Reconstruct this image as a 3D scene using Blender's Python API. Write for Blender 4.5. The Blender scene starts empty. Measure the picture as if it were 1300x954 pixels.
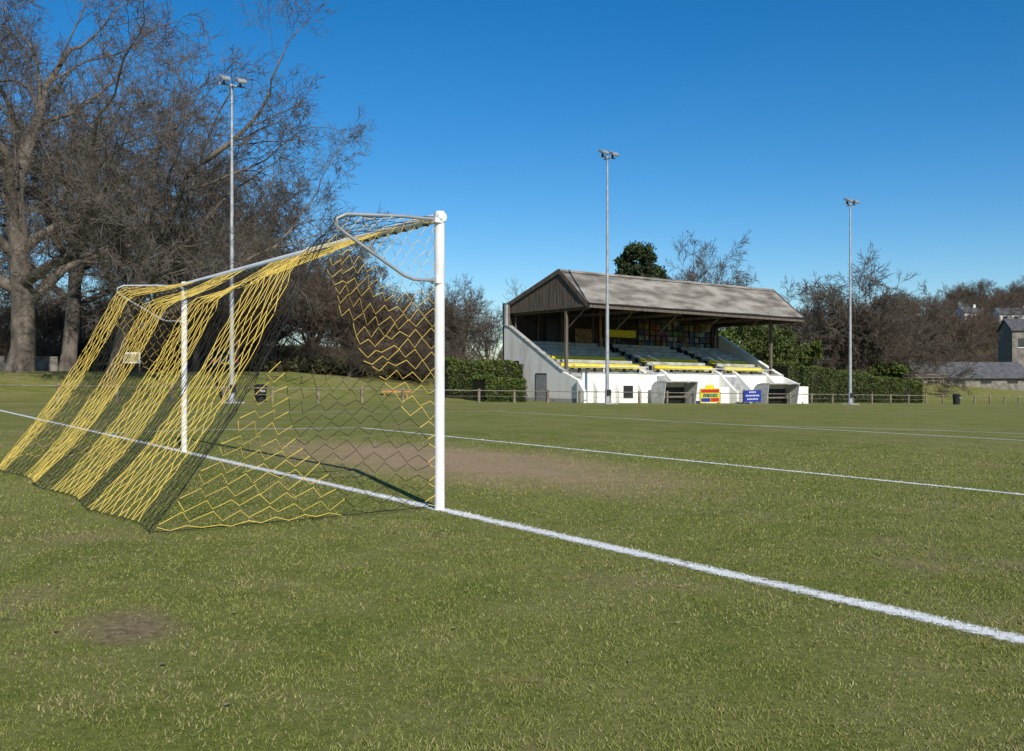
import bpy, bmesh, math, random
import numpy as np
from mathutils import Vector, Matrix
random.seed(5)
C=bpy.context.scene.collection
scene=bpy.context.scene
NX,NY=0.8226,0.5686   # direction along pitch length (s)
UX,UY=-0.5686,0.8226  # direction along the goal line (q)
def SQ(s,q): return (NX*s+UX*q, NY*s+UY*q)
def sm(a,b,x):
    t=np.clip((np.asarray(x,float)-a)/(b-a),0,1); return t*t*(3-2*t)
def H(s,q):
    s=np.asarray(s,float); q=np.asarray(q,float)
    base=-0.0185*np.clip(s-6,0,84)
    wl=1-sm(24,36,s)
    left=sm(48,60,q)*wl
    und=.16*np.sin(s*.35+1)*np.sin(q*.4)*sm(50,55,q)*(1-sm(57,60,q))
    z=base*(1-left)+1.35*left+und*wl
    wr=sm(60,70,s)
    z=z+wr*sm(49,66,q)*1.9
    wm=(1-wl)*(1-wr)
    z=z+wm*sm(58,72,q)*1.6
    X=NX*s+UX*q; Y=NY*s+UY*q
    far=sm(130,380,Y)
    z=z+far*27*np.exp(-((X-245)/95.0)**2/2)*np.exp(-((Y-430)/220.0)**2/2)
    z=z+far*5*sm(-100,200,X)*(1-sm(600,900,Y))
    z=z+sm(92,150,Y)*5*(1-sm(-25,10,X))*sm(66,90,q)
    return z
def Hxy(X,Y): return H(NX*np.asarray(X)+NY*np.asarray(Y), UX*np.asarray(X)+UY*np.asarray(Y))
# ---------- materials ----------
def newmat(name):
    m=bpy.data.materials.new(name); m.use_nodes=True
    return m,m.node_tree,m.node_tree.nodes['Principled BSDF']
def N(nt,t,**k):
    n=nt.nodes.new(t)
    for a,b in k.items(): setattr(n,a,b)
    return n
def mat(name,c1,c2=None,rough=.7,scale=3,stretch=(1,1,1),bump=0,metal=0,spec=.3,detail=5,lo=.35,hi=.65,use_col=False):
    m,nt,b=newmat(name); L=nt.links
    if c2 is None: c2=tuple(x*.75 for x in c1)
    tc=N(nt,'ShaderNodeTexCoord'); mp=N(nt,'ShaderNodeMapping'); mp.inputs['Scale'].default_value=stretch
    no=N(nt,'ShaderNodeTexNoise'); no.inputs['Scale'].default_value=scale; no.inputs['Detail'].default_value=detail
    cr=N(nt,'ShaderNodeValToRGB'); cr.color_ramp.elements[0].position=lo; cr.color_ramp.elements[1].position=hi
    cr.color_ramp.elements[0].color=(*c1,1); cr.color_ramp.elements[1].color=(*c2,1)
    L.new(tc.outputs['Object'],mp.inputs[0]); L.new(mp.outputs[0],no.inputs['Vector']); L.new(no.outputs[0],cr.inputs[0])
    out=cr.outputs[0]
    if use_col:
        at=N(nt,'ShaderNodeAttribute',attribute_name='Col')
        mx=N(nt,'ShaderNodeMix',data_type='RGBA',blend_type='MULTIPLY'); mx.inputs[0].default_value=1
        L.new(out,mx.inputs[6]); L.new(at.outputs['Color'],mx.inputs[7]); out=mx.outputs[2]
    L.new(out,b.inputs['Base Color'])
    b.inputs['Roughness'].default_value=rough; b.inputs['Metallic'].default_value=metal
    b.inputs['Specular IOR Level'].default_value=spec
    if bump:
        bp=N(nt,'ShaderNodeBump'); bp.inputs['Strength'].default_value=bump; bp.inputs['Distance'].default_value=.05
        L.new(no.outputs[0],bp.inputs['Height']); L.new(bp.outputs[0],b.inputs['Normal'])
    return m
M={}
M['white']=mat('white_painted_metal',(.8,.8,.78),(.64,.64,.59),.4,6,spec=.4,lo=.4,hi=.8)
M['render']=mat('white_render',(.84,.82,.75),(.56,.52,.44),.85,1.1,(1,1,.35),bump=.1,detail=8,lo=.50,hi=.80)
M['concrete']=mat('concrete',(.42,.42,.40),(.25,.25,.24),.9,3,bump=.2)
M['tier']=mat('terrace_concrete',(.48,.48,.42),(.30,.30,.26),.85,2)
M['galv']=mat('galvanised_steel',(.42,.43,.44),(.30,.31,.32),.5,4,metal=.3)
M['dark']=mat('dark_steel',(.03,.03,.033),(.02,.02,.02),.5,5)
M['roof']=mat('weathered_asbestos_roof',(.32,.29,.245),(.12,.105,.088),.95,1.5,(.35,.35,1.4),bump=.3,detail=10,lo=.38,hi=.64)
M['wood']=mat('weathered_timber',(.17,.135,.105),(.075,.06,.05),.9,4,(3,3,.25),detail=6,bump=.2)
M['woodg']=mat('fence_timber',(.27,.22,.16),(.14,.11,.08),.9,3,bump=.2)
M['rail']=mat('fence_rail_timber',(.26,.23,.17),(.14,.12,.085),.9,3)
M['woodo']=mat('orange_timber',(.50,.27,.08),(.36,.19,.06),.8,3)
M['yellow']=mat('yellow_paint',(.76,.62,.02),(.60,.47,.02),.6,3)
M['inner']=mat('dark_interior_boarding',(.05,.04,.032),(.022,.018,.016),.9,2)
M['barkA']=mat('oak_bark',(.18,.15,.12),(.07,.058,.046),.95,2.5,(1,1,.4),bump=.4)
M['barkB']=mat('grey_brown_bark',(.145,.118,.088),(.07,.055,.042),.95,2)
M['barkC']=mat('brown_bark',(.165,.118,.08),(.08,.056,.039),.95,2)
M['leaf']=mat('hedge_leaves',(.075,.105,.022),(.04,.06,.015),.6,2,use_col=True)
M['bramble']=mat('bramble_leaves',(.08,.07,.04),(.04,.045,.02),.8,.6,use_col=True)
M['pine']=mat('pine_needles',(.036,.055,.018),(.02,.035,.012),.7,2,use_col=True)
M['glass']=mat('window_glass',(.03,.035,.04),(.02,.02,.025),.1,2,spec=.6)
M['slate']=mat('slate_roof',(.12,.12,.125),(.07,.07,.073),.8,2)
M['stone']=mat('stone_wall',(.25,.225,.19),(.13,.115,.10),.9,2.5,bump=.3)
M['blue']=mat('blue_board',(.02,.04,.28),(.02,.035,.22),.5,2)
M['carblue']=mat('dark_blue_car_paint',(.015,.03,.09),(.012,.025,.08),.2,2,spec=.6)
M['rubber']=mat('rubber',(.02,.02,.02),(.03,.03,.03),.9,5)
M['red']=mat('red_paint',(.5,.03,.02),(.4,.03,.02),.5,3)
M['asphalt']=mat('pale_asphalt',(.26,.25,.22),(.18,.17,.15),.95,1.5)
M['netY']=mat('yellow_twine',(.76,.55,.12),(.62,.44,.09),.75,5)
M['netB']=mat('black_twine',(.016,.016,.015),(.026,.026,.024),.8,5,spec=.15)
M['black']=mat('black_plastic',(.015,.015,.016),(.025,.025,.025),.4,5)
M['perspex']=mat('dugout_shell',(.5,.5,.48),(.35,.35,.34),.6,2)
M['hcore']=mat('hedge_light_block',(.012,.016,.006),(.02,.018,.01),.95,3)

# ---------- mesh builder ----------
class MB:
    def __init__(s,F=None): s.v=[];s.f=[];s.m=[];s.mats=[];s.F=F or (lambda a,b,c:(a,b,c))
    def mi(s,m):
        if m not in s.mats: s.mats.append(m)
        return s.mats.index(m)
    def add(s,vs,fs,m,local=True):
        o=len(s.v); s.v+= [s.F(*p) if local else tuple(p) for p in vs]
        i=s.mi(m)
        for f in fs: s.f.append([o+k for k in f]); s.m.append(i)
    def box(s,a0,a1,b0,b1,c0,c1,m):
        vs=[(a,b,c) for c in (c0,c1) for b in (b0,b1) for a in (a0,a1)]
        s.add(vs,[(0,1,3,2),(4,6,7,5),(0,4,5,1),(2,3,7,6),(0,2,6,4),(1,5,7,3)],m)
    def prism(s,prof,a0,a1,m):
        n=len(prof); vs=[(a0,b,c) for b,c in prof]+[(a1,b,c) for b,c in prof]
        s.add(vs,[tuple(range(n)),tuple(range(2*n-1,n-1,-1))]+[(i,(i+1)%n,n+(i+1)%n,n+i) for i in range(n)],m)
    def cyl(s,p0,p1,r0,r1,m,n=12,cap=True):
        p0=Vector(s.F(*p0));p1=Vector(s.F(*p1)); d=(p1-p0).normalized()
        a=d.orthogonal().normalized(); b=d.cross(a)
        vs=[]
        for p,r in((p0,r0),(p1,r1)):
            for i in range(n):
                t=2*math.pi*i/n; vs.append(tuple(p+a*math.cos(t)*r+b*math.sin(t)*r))
        fs=[(i,(i+1)%n,n+(i+1)%n,n+i) for i in range(n)]
        if cap: fs+=[tuple(range(n-1,-1,-1)),tuple(range(n,2*n))]
        s.add(vs,fs,m,False)
    def tube(s,pts,r,m,n=10):
        P=[Vector(s.F(*p)) for p in pts]; vs=[];fs=[]
        a=None
        for i,p in enumerate(P):
            d=((P[min(i+1,len(P)-1)]-P[max(i-1,0)])).normalized()
            a=d.orthogonal().normalized() if a is None else (a-d*a.dot(d)).normalized()
            b=d.cross(a)
            for k in range(n):
                t=2*math.pi*k/n; vs.append(tuple(p+(a*math.cos(t)+b*math.sin(t))*r))
        for i in range(len(P)-1):
            for k in range(n): fs.append((i*n+k,i*n+(k+1)%n,(i+1)*n+(k+1)%n,(i+1)*n+k))
        fs+=[tuple(range(n-1,-1,-1)),tuple(range((len(P)-1)*n,len(P)*n))]
        s.add(vs,fs,m,False)
    def obj(s,name,parent=None,bevel=0,smooth=False):
        me=bpy.data.meshes.new(name)
        loc=Vector(parent.location) if parent else Vector(np.mean(np.array(s.v),axis=0))
        if not parent: loc.z=min(v[2] for v in s.v)
        me.from_pydata([tuple(Vector(v)-loc) for v in s.v],[],s.f)
        for m in s.mats: me.materials.append(M[m])
        me.polygons.foreach_set('material_index',s.m)
        bm=bmesh.new(); bm.from_mesh(me); bmesh.ops.recalc_face_normals(bm,faces=bm.faces); bm.to_mesh(me); bm.free()
        o=bpy.data.objects.new(name,me); C.objects.link(o)
        if parent: o.parent=parent
        else: o.location=loc
        if bevel:
            b=o.modifiers.new('b','BEVEL'); b.width=bevel; b.segments=2; b.limit_method='ANGLE'
        if smooth:
            for p in me.polygons: p.use_smooth=True
        return o
def empty(name,loc):
    e=bpy.data.objects.new(name,None); e.location=loc; e.empty_display_size=.5; C.objects.link(e); return e
def npmesh(name,V,Fq,mats,cols=None,smooth=False):
    me=bpy.data.meshes.new(name); V=np.asarray(V,np.float32); Fq=np.asarray(Fq,np.int32)
    k=Fq.shape[1]
    me.vertices.add(len(V)); me.vertices.foreach_set('co',V.ravel())
    me.loops.add(Fq.size); me.loops.foreach_set('vertex_index',Fq.ravel())
    me.polygons.add(len(Fq)); me.polygons.foreach_set('loop_start',np.arange(0,Fq.size,k,dtype=np.int32))
    me.polygons.foreach_set('loop_total',np.full(len(Fq),k,np.int32))
    if smooth: me.polygons.foreach_set('use_smooth',np.ones(len(Fq),bool))
    me.update(calc_edges=True)
    if cols is not None:
        a=me.color_attributes.new('Col','FLOAT_COLOR','POINT')
        cc=np.ones((len(V),4),np.float32); cc[:,:3]=cols; a.data.foreach_set('color',cc.ravel())
    for m in mats: me.materials.append(m)
    return me
def link(name,me,loc=(0,0,0),parent=None,rz=0,sc=1):
    o=bpy.data.objects.new(name,me); o.location=loc; o.rotation_euler=(0,0,rz)
    o.scale=(sc,sc,sc) if not hasattr(sc,'__len__') else sc
    C.objects.link(o)
    if parent: o.parent=parent
    return o
def vnoise(x,y,scale,seed):
    r=np.random.RandomState(seed).rand(256,256)
    x=x*scale+1000;y=y*scale+1000
    xi=np.floor(x).astype(int);yi=np.floor(y).astype(int);fx=x-xi;fy=y-yi
    fx=fx*fx*(3-2*fx);fy=fy*fy*(3-2*fy)
    g=lambda a,b:r[a%256,b%256]
    return (g(xi,yi)*(1-fx)+g(xi+1,yi)*fx)*(1-fy)+(g(xi,yi+1)*(1-fx)+g(xi+1,yi+1)*fx)*fy

# ---------- ground ----------
sl=np.unique(np.concatenate([[-3000,-1500,-800,-400,-250,-160,-110,-80,-60],np.arange(-48,6,3),[6],np.arange(9,111,3),[130,150,175,200,230,260,290,320,350,380,420,470,530,600,700,850,1100,1600,3000]])).astype(float)
ql=np.unique(np.concatenate([[-3000,-1500,-700,-300,-150,-80,-40,-20,0,20,40,48],np.arange(48,90,2),np.arange(95,420,15),[450,500,560,650,800,1100,1700,3000]])).astype(float)
S_,Q_=np.meshgrid(sl,ql,indexing='ij'); Z_=H(S_,Q_)
V=np.stack([NX*S_+UX*Q_,NY*S_+UY*Q_,Z_],-1).reshape(-1,3)
ii,jj=np.meshgrid(np.arange(len(sl)-1),np.arange(len(ql)-1),indexing='ij'); ii=ii.ravel();jj=jj.ravel(); nq=len(ql)
Fc=np.stack([ii*nq+jj,(ii+1)*nq+jj,(ii+1)*nq+jj+1,ii*nq+jj+1],1)
gm,nt,b=newmat('pitch_grass'); L=nt.links
geo=N(nt,'ShaderNodeNewGeometry')
def dot(vec):
    d=N(nt,'ShaderNodeVectorMath',operation='DOT_PRODUCT'); d.inputs[1].default_value=vec; L.new(geo.outputs['Position'],d.inputs[0]); return d.outputs['Value']
so=dot((NX,NY,0)); qo=dot((UX,UY,0))
def mth(op,a,b_=None,clamp=False):
    n=N(nt,'ShaderNodeMath',operation=op); n.use_clamp=clamp
    for i,x in enumerate((a,b_)):
        if x is None: continue
        if isinstance(x,(int,float)): n.inputs[i].default_value=x
        else: L.new(x,n.inputs[i])
    return n.outputs[0]
def noise(scale,detail=4,rough=.5,vec=None):
    n=N(nt,'ShaderNodeTexNoise'); n.inputs['Scale'].default_value=scale; n.inputs['Detail'].default_value=detail; n.inputs['Roughness'].default_value=rough
    L.new(vec or geo.outputs['Position'],n.inputs['Vector']); return n.outputs[0]
def mr(x,a,b_,c=0,d=1):
    n=N(nt,'ShaderNodeMapRange'); L.new(x,n.inputs[0])
    for i,v in enumerate((a,b_,c,d)): n.inputs[i+1].default_value=v
    return n.outputs[0]
def mixc(f,a,b_,bt='MIX'):
    n=N(nt,'ShaderNodeMix',data_type='RGBA',blend_type=bt)
    if isinstance(f,(int,float)): n.inputs[0].default_value=f
    else: L.new(f,n.inputs[0])
    for i,x in ((6,a),(7,b_)):
        if isinstance(x,tuple): n.inputs[i].default_value=(*x,1)
        else: L.new(x,n.inputs[i])
    return n.outputs[2]
nb=noise(.28,3); nm=noise(1.7,5,.65); nf=noise(22,6,.75); nff=noise(120,4,.75); npch=noise(.55,7,.72); npc2=noise(.16,6,.7)
c=mixc(mr(nb,.35,.65),(.175,.196,.040),(.235,.23,.062))
c=mixc(mr(nm,.46,.70,0,.85),c,(.29,.26,.10))
c=mixc(mr(npch,.53,.64,0,.75),c,(.32,.245,.135))
c=mixc(mr(npc2,.52,.62,0,.4),c,(.31,.26,.12))
c=mixc(mr(nm,.46,.34,0,.55),c,(.115,.15,.030))
c=mixc(mr(nf,.38,.62),c,mixc(1.0,c,(.62,.66,.55),'MULTIPLY'))
c=mixc(mr(nff,.5,.75,0,.6),c,(.33,.31,.13))
def ell(s0,q0,rs,rq,w=.5):
    a1=mth('DIVIDE',mth('SUBTRACT',so,s0),rs); b1=mth('DIVIDE',mth('SUBTRACT',qo,q0),rq)
    r=mth('ADD',mth('ADD',mth('MULTIPLY',a1,a1),mth('MULTIPLY',b1,b1)),mth('MULTIPLY',mth('SUBTRACT',nm,.5),3.6))
    return mr(r,.1,1.6,1,0)
d=ell(6.6,11.2,1.8,4.1)
c=mixc(mth('MULTIPLY',d,.88),c,mixc(mr(nf,.4,.6),(.46,.32,.20),(.34,.23,.14)))
s1=NX*-1.68+NY*4.25; q1=UX*-1.68+UY*4.25
c=mixc(mth('MULTIPLY',ell(s1,q1,.20,.30),.85),c,mixc(mr(nf,.4,.6),(.34,.24,.15),(.16,.11,.07)))
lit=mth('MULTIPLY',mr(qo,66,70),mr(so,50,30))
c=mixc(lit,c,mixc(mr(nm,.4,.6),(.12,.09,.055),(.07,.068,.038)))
far=mr(dot((0,1,0)),150,260)
c=mixc(far,c,mixc(mr(noise(.03,4),.4,.6),(.07,.08,.035),(.10,.085,.055)))
L.new(c,b.inputs['Base Color']); b.inputs['Roughness'].default_value=.9; b.inputs['Specular IOR Level'].default_value=.05
bp=N(nt,'ShaderNodeBump'); bp.inputs['Strength'].default_value=.65; bp.inputs['Distance'].default_value=.03
L.new(mth('ADD',nf,mth('MULTIPLY',nff,.5)),bp.inputs['Height']); L.new(bp.outputs[0],b.inputs['Normal'])
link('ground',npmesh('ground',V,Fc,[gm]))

# ---------- painted lines ----------
lm,nt,b=newmat('line_paint'); L=nt.links
geo=N(nt,'ShaderNodeNewGeometry'); at=N(nt,'ShaderNodeAttribute',attribute_name='Col')
b.inputs['Base Color'].default_value=(.74,.74,.70,1); b.inputs['Roughness'].default_value=.9
n1=noise(24,6,.8); n2_=noise(2.5,3); sep=N(nt,'ShaderNodeSeparateColor'); L.new(at.outputs['Color'],sep.inputs[0])
v=mth('ADD',mth('ADD',mth('MULTIPLY',sep.outputs[0],.55),mth('MULTIPLY',mr(n1,.3,.7),.85)),mth('MULTIPLY',mth('SUBTRACT',n2_,.5),.5))
alpha=mr(v,.98,.62); L.new(alpha,b.inputs['Alpha'])
LV=[];LF=[];LC=[]
def strip(pts,w):
    pts=np.array(pts,float); 
    t=np.gradient(pts,axis=0); t/=np.linalg.norm(t,axis=1)[:,None]; nrm=np.stack([-t[:,1],t[:,0]],1)
    o=len(LV)
    for i in range(len(pts)):
        for k,e in((-1,1),(0,0),(1,1)):
            p=pts[i]+nrm[i]*k*w; x,y=SQ(*p); LV.append((x,y,float(H(p[0],p[1]))+.004)); LC.append((e,e,e))
    for i in range(len(pts)-1):
        for k in (0,1): LF.append((o+i*3+k,o+i*3+k+1,o+i*3+k+4,o+i*3+k+3))
def seg(a,b_,w=.07):
    n=max(2,int(math.dist(a,b_)/1.5)+1)
    pts=[(a[0]+(b_[0]-a[0])*i/(n-1),a[1]+(b_[1]-a[1])*i/(n-1)) for i in range(n)]
    if a[0]<6<b_[0]: pts=sorted(pts+[(6,a[1])])
    strip(pts,w)
GS=4.06; QN,QF=6.93,14.25; QC=10.59
seg((GS,-25),(GS,43),.085)
seg((GS+5.5,QN-5.5),(GS+5.5,QF+5.5)); seg((GS,QF+5.5),(GS+5.5,QF+5.5)); seg((GS,QN-5.5),(GS+5.5,QN-5.5))
seg((GS+16.5,QN-16.5),(GS+16.5,QF+16.5),.08); seg((GS,QF+16.5),(GS+16.5,QF+16.5)); seg((GS,QN-16.5),(GS+16.5,QN-16.5))
seg((GS,43),(GS+100,43)); seg((GS+50,-25),(GS+50,43))
th=math.acos(5.5/9.15)
strip([(GS+11+9.15*math.cos(t),QC+9.15*math.sin(t)) for t in np.linspace(-th,th,30)],.07)
link('pitch_markings',npmesh('pitch_markings',LV,LF,[lm],LC))

# ---------- grass blades ----------
rng=np.random.RandomState(1)
nB=430000
u=rng.rand(nB); y0,y1=2.2,20.0; e=.3
Yb=(y0**e+(y1**e-y0**e)*u)**(1/e)
Xb=(rng.rand(nB)*2-1)*(.60*Yb+.6)
sb=NX*Xb+NY*Yb; qb=UX*Xb+UY*Yb
dm=np.exp(-(((sb-6.6)/1.5)**2+((qb-11.2)/3.4)**2)**2)+np.exp(-(((sb-s1)/.24)**2+((qb-q1)/.36)**2)**2)
nz=vnoise(Xb,Yb,.6,1); n2=vnoise(Xb,Yb,3.5,2); n3=vnoise(Xb,Yb,13,3); n4=vnoise(Xb,Yb,1.5,7)*.6+vnoise(Xb,Yb,4,8)*.4
keep=(rng.rand(nB)>dm*.88)&(rng.rand(nB)<.25+.9*n3)&(rng.rand(nB)<1-sm(12,20,Yb)*.9)&(rng.rand(nB)<1.35-n4*.9)
Xb,Yb,sb,qb,nz,n2,n3,n4,dm=[a[keep] for a in(Xb,Yb,sb,qb,nz,n2,n3,n4,dm)]; nB=len(Xb)
Zb=H(sb,qb)
hh=(.005+.011*rng.rand(nB)**1.5)*(.6+.8*n2)*(1-.5*np.clip(dm,0,1))*(1+.015*Yb); ww=.0010+.0005*Yb
ln=rng.rand(nB)*hh*1.7; an=rng.rand(nB)*6.283; la=rng.rand(nB)*6.283
bx=np.cos(an)*ww; by=np.sin(an)*ww
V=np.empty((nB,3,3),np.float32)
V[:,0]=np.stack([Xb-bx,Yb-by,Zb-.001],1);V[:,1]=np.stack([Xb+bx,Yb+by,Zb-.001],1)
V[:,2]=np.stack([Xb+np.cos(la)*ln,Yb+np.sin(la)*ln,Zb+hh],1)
g1=np.array([.15,.195,.032]);g2=np.array([.25,.25,.066]);g3=np.array([.40,.34,.165])
t=np.clip(nz*.5+n2*.3+rng.rand(nB)*.4-.1,0,1)[:,None]; col=g1*(1-t)+g2*t
dry=rng.rand(nB)<.10+1.3*np.clip(n4-.48,0,1)+.3*np.clip(dm,0,1); col[dry]=g3*(.6+.5*rng.rand(dry.sum())[:,None])
wn=.045+.035*vnoise(Xb,Yb,9,5)
online=(np.abs(sb-GS)<wn+.012*rng.rand(nB))|((np.abs(sb-GS-5.5)<wn)&(qb>QN-5.5)&(qb<QF+5.5))
online&=rng.rand(nB)<.82
col[online]=(.70,.71,.65)
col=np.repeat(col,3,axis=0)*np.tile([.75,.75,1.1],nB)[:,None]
bm_,nt,b=newmat('grass_blades'); at=N(nt,'ShaderNodeAttribute',attribute_name='Col'); nt.links.new(at.outputs['Color'],b.inputs['Base Color'])
b.inputs['Roughness'].default_value=.7; b.inputs['Specular IOR Level'].default_value=.15
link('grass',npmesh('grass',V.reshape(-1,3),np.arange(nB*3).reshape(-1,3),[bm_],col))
nl=60; Yl=3.2+rng.rand(nl)**1.2*12; Xl=(rng.rand(nl)*2-1)*.5*Yl-.9; zl=Hxy(Xl,Yl)+.012
r=.006+.009*rng.rand(nl); a=rng.rand(nl)*6.28
V=[];F=[];cl=[]
for i in range(nl):
    for k,(p,qv) in enumerate(((-1,-.6),(1,-.6),(1,.6),(-.6,.7))):
        V.append((Xl[i]+r[i]*(p*math.cos(a[i])-qv*math.sin(a[i])),Yl[i]+r[i]*(p*math.sin(a[i])+qv*math.cos(a[i])),zl[i]+.006*(k%2)))
        cl.append(np.array([.45,.34,.21])*(.5+.8*((i*37)%10)/10))
    F.append((4*i,4*i+1,4*i+2,4*i+3))
link('fallen_leaves',npmesh('fallen_leaves',V,F,[bm_],cl))

# ---------- goal ----------
def FG(s,q,z): x,y=SQ(s,q); return (x,y,z)
goal=empty('football_goal',FG(GS,QC,0))
mb=MB(FG)
for q in (QN,QF): mb.cyl((GS,q,-.1),(GS,q,2.47),.042,.042,'white',24)
mb.obj('goal_posts',goal,smooth=False)
mb=MB(FG); mb.cyl((GS,QN-.05,2.42),(GS,QF+.05,2.42),.04,.04,'white',20)
mb.obj('crossbar',goal)
ST=.92
def stan(q):
    return [(GS-.0,q,2.40),(GS-.35,q,2.40),(GS-ST+.08,q,2.37),(GS-ST,q,2.33),(GS-ST+.0,q,2.27),(GS-ST+.07,q,2.22),(GS-.33,q,1.92),(GS-.25,q,1.895),(GS,q,1.895)]
for q in (QN,QF):
    mb=MB(FG); mb.tube(stan(q),.014,'galv',8); mb.obj('net_support_bar',goal,smooth=True)
    mb=MB(FG); mb.box(GS-.055,GS+.0,q-.046,q+.046,1.87,1.92,'white'); mb.box(GS-.07,GS,q-.05,q+.05,2.37,2.41,'white'); mb.obj('bracket',goal)
def prof(w,v):
    q=QN+(QF-QN)*w
    mid=math.sin(math.pi*min(max(w,0),1))**.7
    qb_=QN+.05+(12.95-QN)*w
    A=np.array([GS,q,2.43]); B=np.array([GS-ST,q,2.35-.40*mid]); Cc=np.array([GS-2.3-.25*w+.05*math.sin(w*19),qb_,0.02])
    la=.24
    if v<la:
        t=v/la; P=A*(1-t)+B*t; P[2]-=.06*mid*math.sin(math.pi*t)
    else:
        t=(v-la)/(1-la); P=B*(1-t)+Cc*t; P[2]-=.16*math.sin(math.pi*t)*(.6+.5*mid); P[0]+=.05*math.sin(math.pi*t)
    sh=math.exp(-((v-la)/.10)**2)*.06*mid; P[2]+=-sh*.4
    P[2]+=.03*math.sin(w*23+v*5)*v*(1-v)*2
    if P[2]<.02:P[2]=.02
    return P
netY=[];netB=[]
rn=random.Random(3)
K=92; J=27
def yel(w): return any(a<=w<=b for a,b in((.08,.25),(.355,.515),(.625,.775),(.89,1.0)))
for k in range(K+1):
    pts=[]
    for j in range(J+1):
        w=(k+.40*(-1)**(j+k)+rn.gauss(0,.07))/K; w=min(max(w,0),1)
        v=j/J
        w2=min(max(w+.05*math.sin(v*3.1)*(1-w)*w*2,0),1)
        P=prof(w2,v)
        P[0]+=rn.gauss(0,.006);P[2]+=rn.gauss(0,.006)*(0<j<J)
        P[2]=max(P[2],.015)
        pts.append(tuple(P))
    (netY if yel(k/K) else netB).append(pts)
def side(q,sgn,yf):
    JA=21;KV=27
    nodes={}
    for i in range(JA*1+1):
        for k in range(KV+1):
            a=i/JA; v=(k+.40*(-1)**(i+k))/KV; v=min(max(v,0),1)
            v2=v+.018*math.sin(a*9+v*7)*v*(1-v)*4
            T=np.array([GS-ST*(1-a),q,2.35+.05*a]); Bm=np.array([GS-2.3*(1-a)**1.0,q,.02])
            t=v2; P=T*(1-t)+Bm*t
            P[0]-= -.22*math.sin(math.pi*t)*(1-a)*.8
            P[1]+=sgn*.16*math.sin(math.pi*t)*math.sin(math.pi*min(a,.999))
            P+=np.array([rn.gauss(0,.009),rn.gauss(0,.009),rn.gauss(0,.009)])*(0<i<JA)
            P[2]=max(P[2],.015)
            nodes[i,k]=(tuple(P),a,v)
    for k in range(KV+1):
        cur=None;pts=[]
        for i in range(JA+1):
            P,a,v=nodes[i,k]; y=yf(a,v)
            if cur is None: cur=y
            pts.append(P)
            if y!=cur:
                (netY if cur else netB).append(pts); pts=[P];cur=y
        if len(pts)>1:(netY if cur else netB).append(pts)
side(QN,1,lambda a,v:(v<.14+.64*a) or (v>.50+.82*a) or a>.94)
side(QF,-1,lambda a,v:(v<.2+.5*a) or (v>.6+.6*a))
def curves(name,lists,m,r):
    cu=bpy.data.curves.new(name,'CURVE'); cu.dimensions='3D'; cu.bevel_depth=r; cu.bevel_resolution=0; cu.resolution_u=1
    for pts in lists:
        sp=cu.splines.new('POLY'); sp.points.add(len(pts)-1)
        fl=[]
        for p in pts:
            x,y,z=FG(*p); fl+=[x-goal.location.x,y-goal.location.y,z,1]
        sp.points.foreach_set('co',fl)
    cu.materials.append(M[m]); o=bpy.data.objects.new(name,cu); C.objects.link(o); o.parent=goal
curves('net_yellow_bands',netY,'netY',.0033)
curves('net_black_bands',netB,'netB',.0027)
ropes=[[tuple(prof(i/30,1)) for i in range(31)],[(GS-ST,QN,2.36)]+[tuple(prof(0,.24+.76*i/12)) for i in range(13)],[tuple(prof(1,.24+.76*i/12)) for i in range(13)],
 [(GS-2.3,QN,.02),(GS-1.2,QN+.03,.015),(GS,QN,.03)]]
curves('net_rope',ropes,'netB',.0033)
mb=MB(FG)
for i in range(40):
    q=QN+ (QF-QN)*i/39; mb.box(GS-.05,GS+.0,q-.010,q+.010,2.37,2.388,'black')
mb.obj('net_clips',goal)
mb=MB(FG)
for i in range(9):
    P=prof(i/8,1); mb.cyl((P[0],P[1],-.02),(P[0]-.015,P[1],.035),.004,.004,'dark',6)
mb.obj('net_pegs',goal)

# ---------- floodlights ----------
for (s,q) in ((14.7,44),(37.3,44),(60.6,44.1)):
    z0=float(H(s,q)); e=empty('floodlight',FG(s,q,z0)); F2=lambda a,b_,c_,s=s,q=q,z0=z0:FG(s+a,q+b_,z0+c_)
    mb=MB(F2); mb.cyl((0,0,-.2),(0,0,6),.12,.10,'galv',14); mb.cyl((0,0,6),(0,0,14.7),.095,.055,'galv',14); mb.cyl((0,0,0),(0,0,.9),.15,.145,'galv',14); mb.obj('mast',e,smooth=False)
    mb=MB(F2); mb.box(-.45,.45,-.45,.45,-.2,.06,'concrete'); mb.box(-.14,.14,-.2,-.12,.5,.85,'dark'); mb.obj('base',e,bevel=.02)
    mb=MB(F2); mb.box(-.6,.6,-.03,.03,14.62,14.70,'galv'); mb.box(-.04,.04,-.3,.3,14.55,14.62,'galv'); mb.obj('crossarm',e)
    for x in (-.38,.38):
        mb=MB(F2)
        mb.prism([(-.34,14.72),(.10,14.93),(.20,15.05),(.1,15.09),(-.26,14.95),(-.40,14.82)],x-.21,x+.21,'galv'); mb.box(x-.03,x+.03,-.1,.05,14.62,14.9,'dark')
        mb.obj('lamp_head',e,bevel=.02)
        mb=MB(F2); mb.prism([(-.36,14.70),(.08,14.91),(.07,14.925),(-.37,14.715)],x-.18,x+.18,'glass'); mb.obj('lamp_glass',e)

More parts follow.
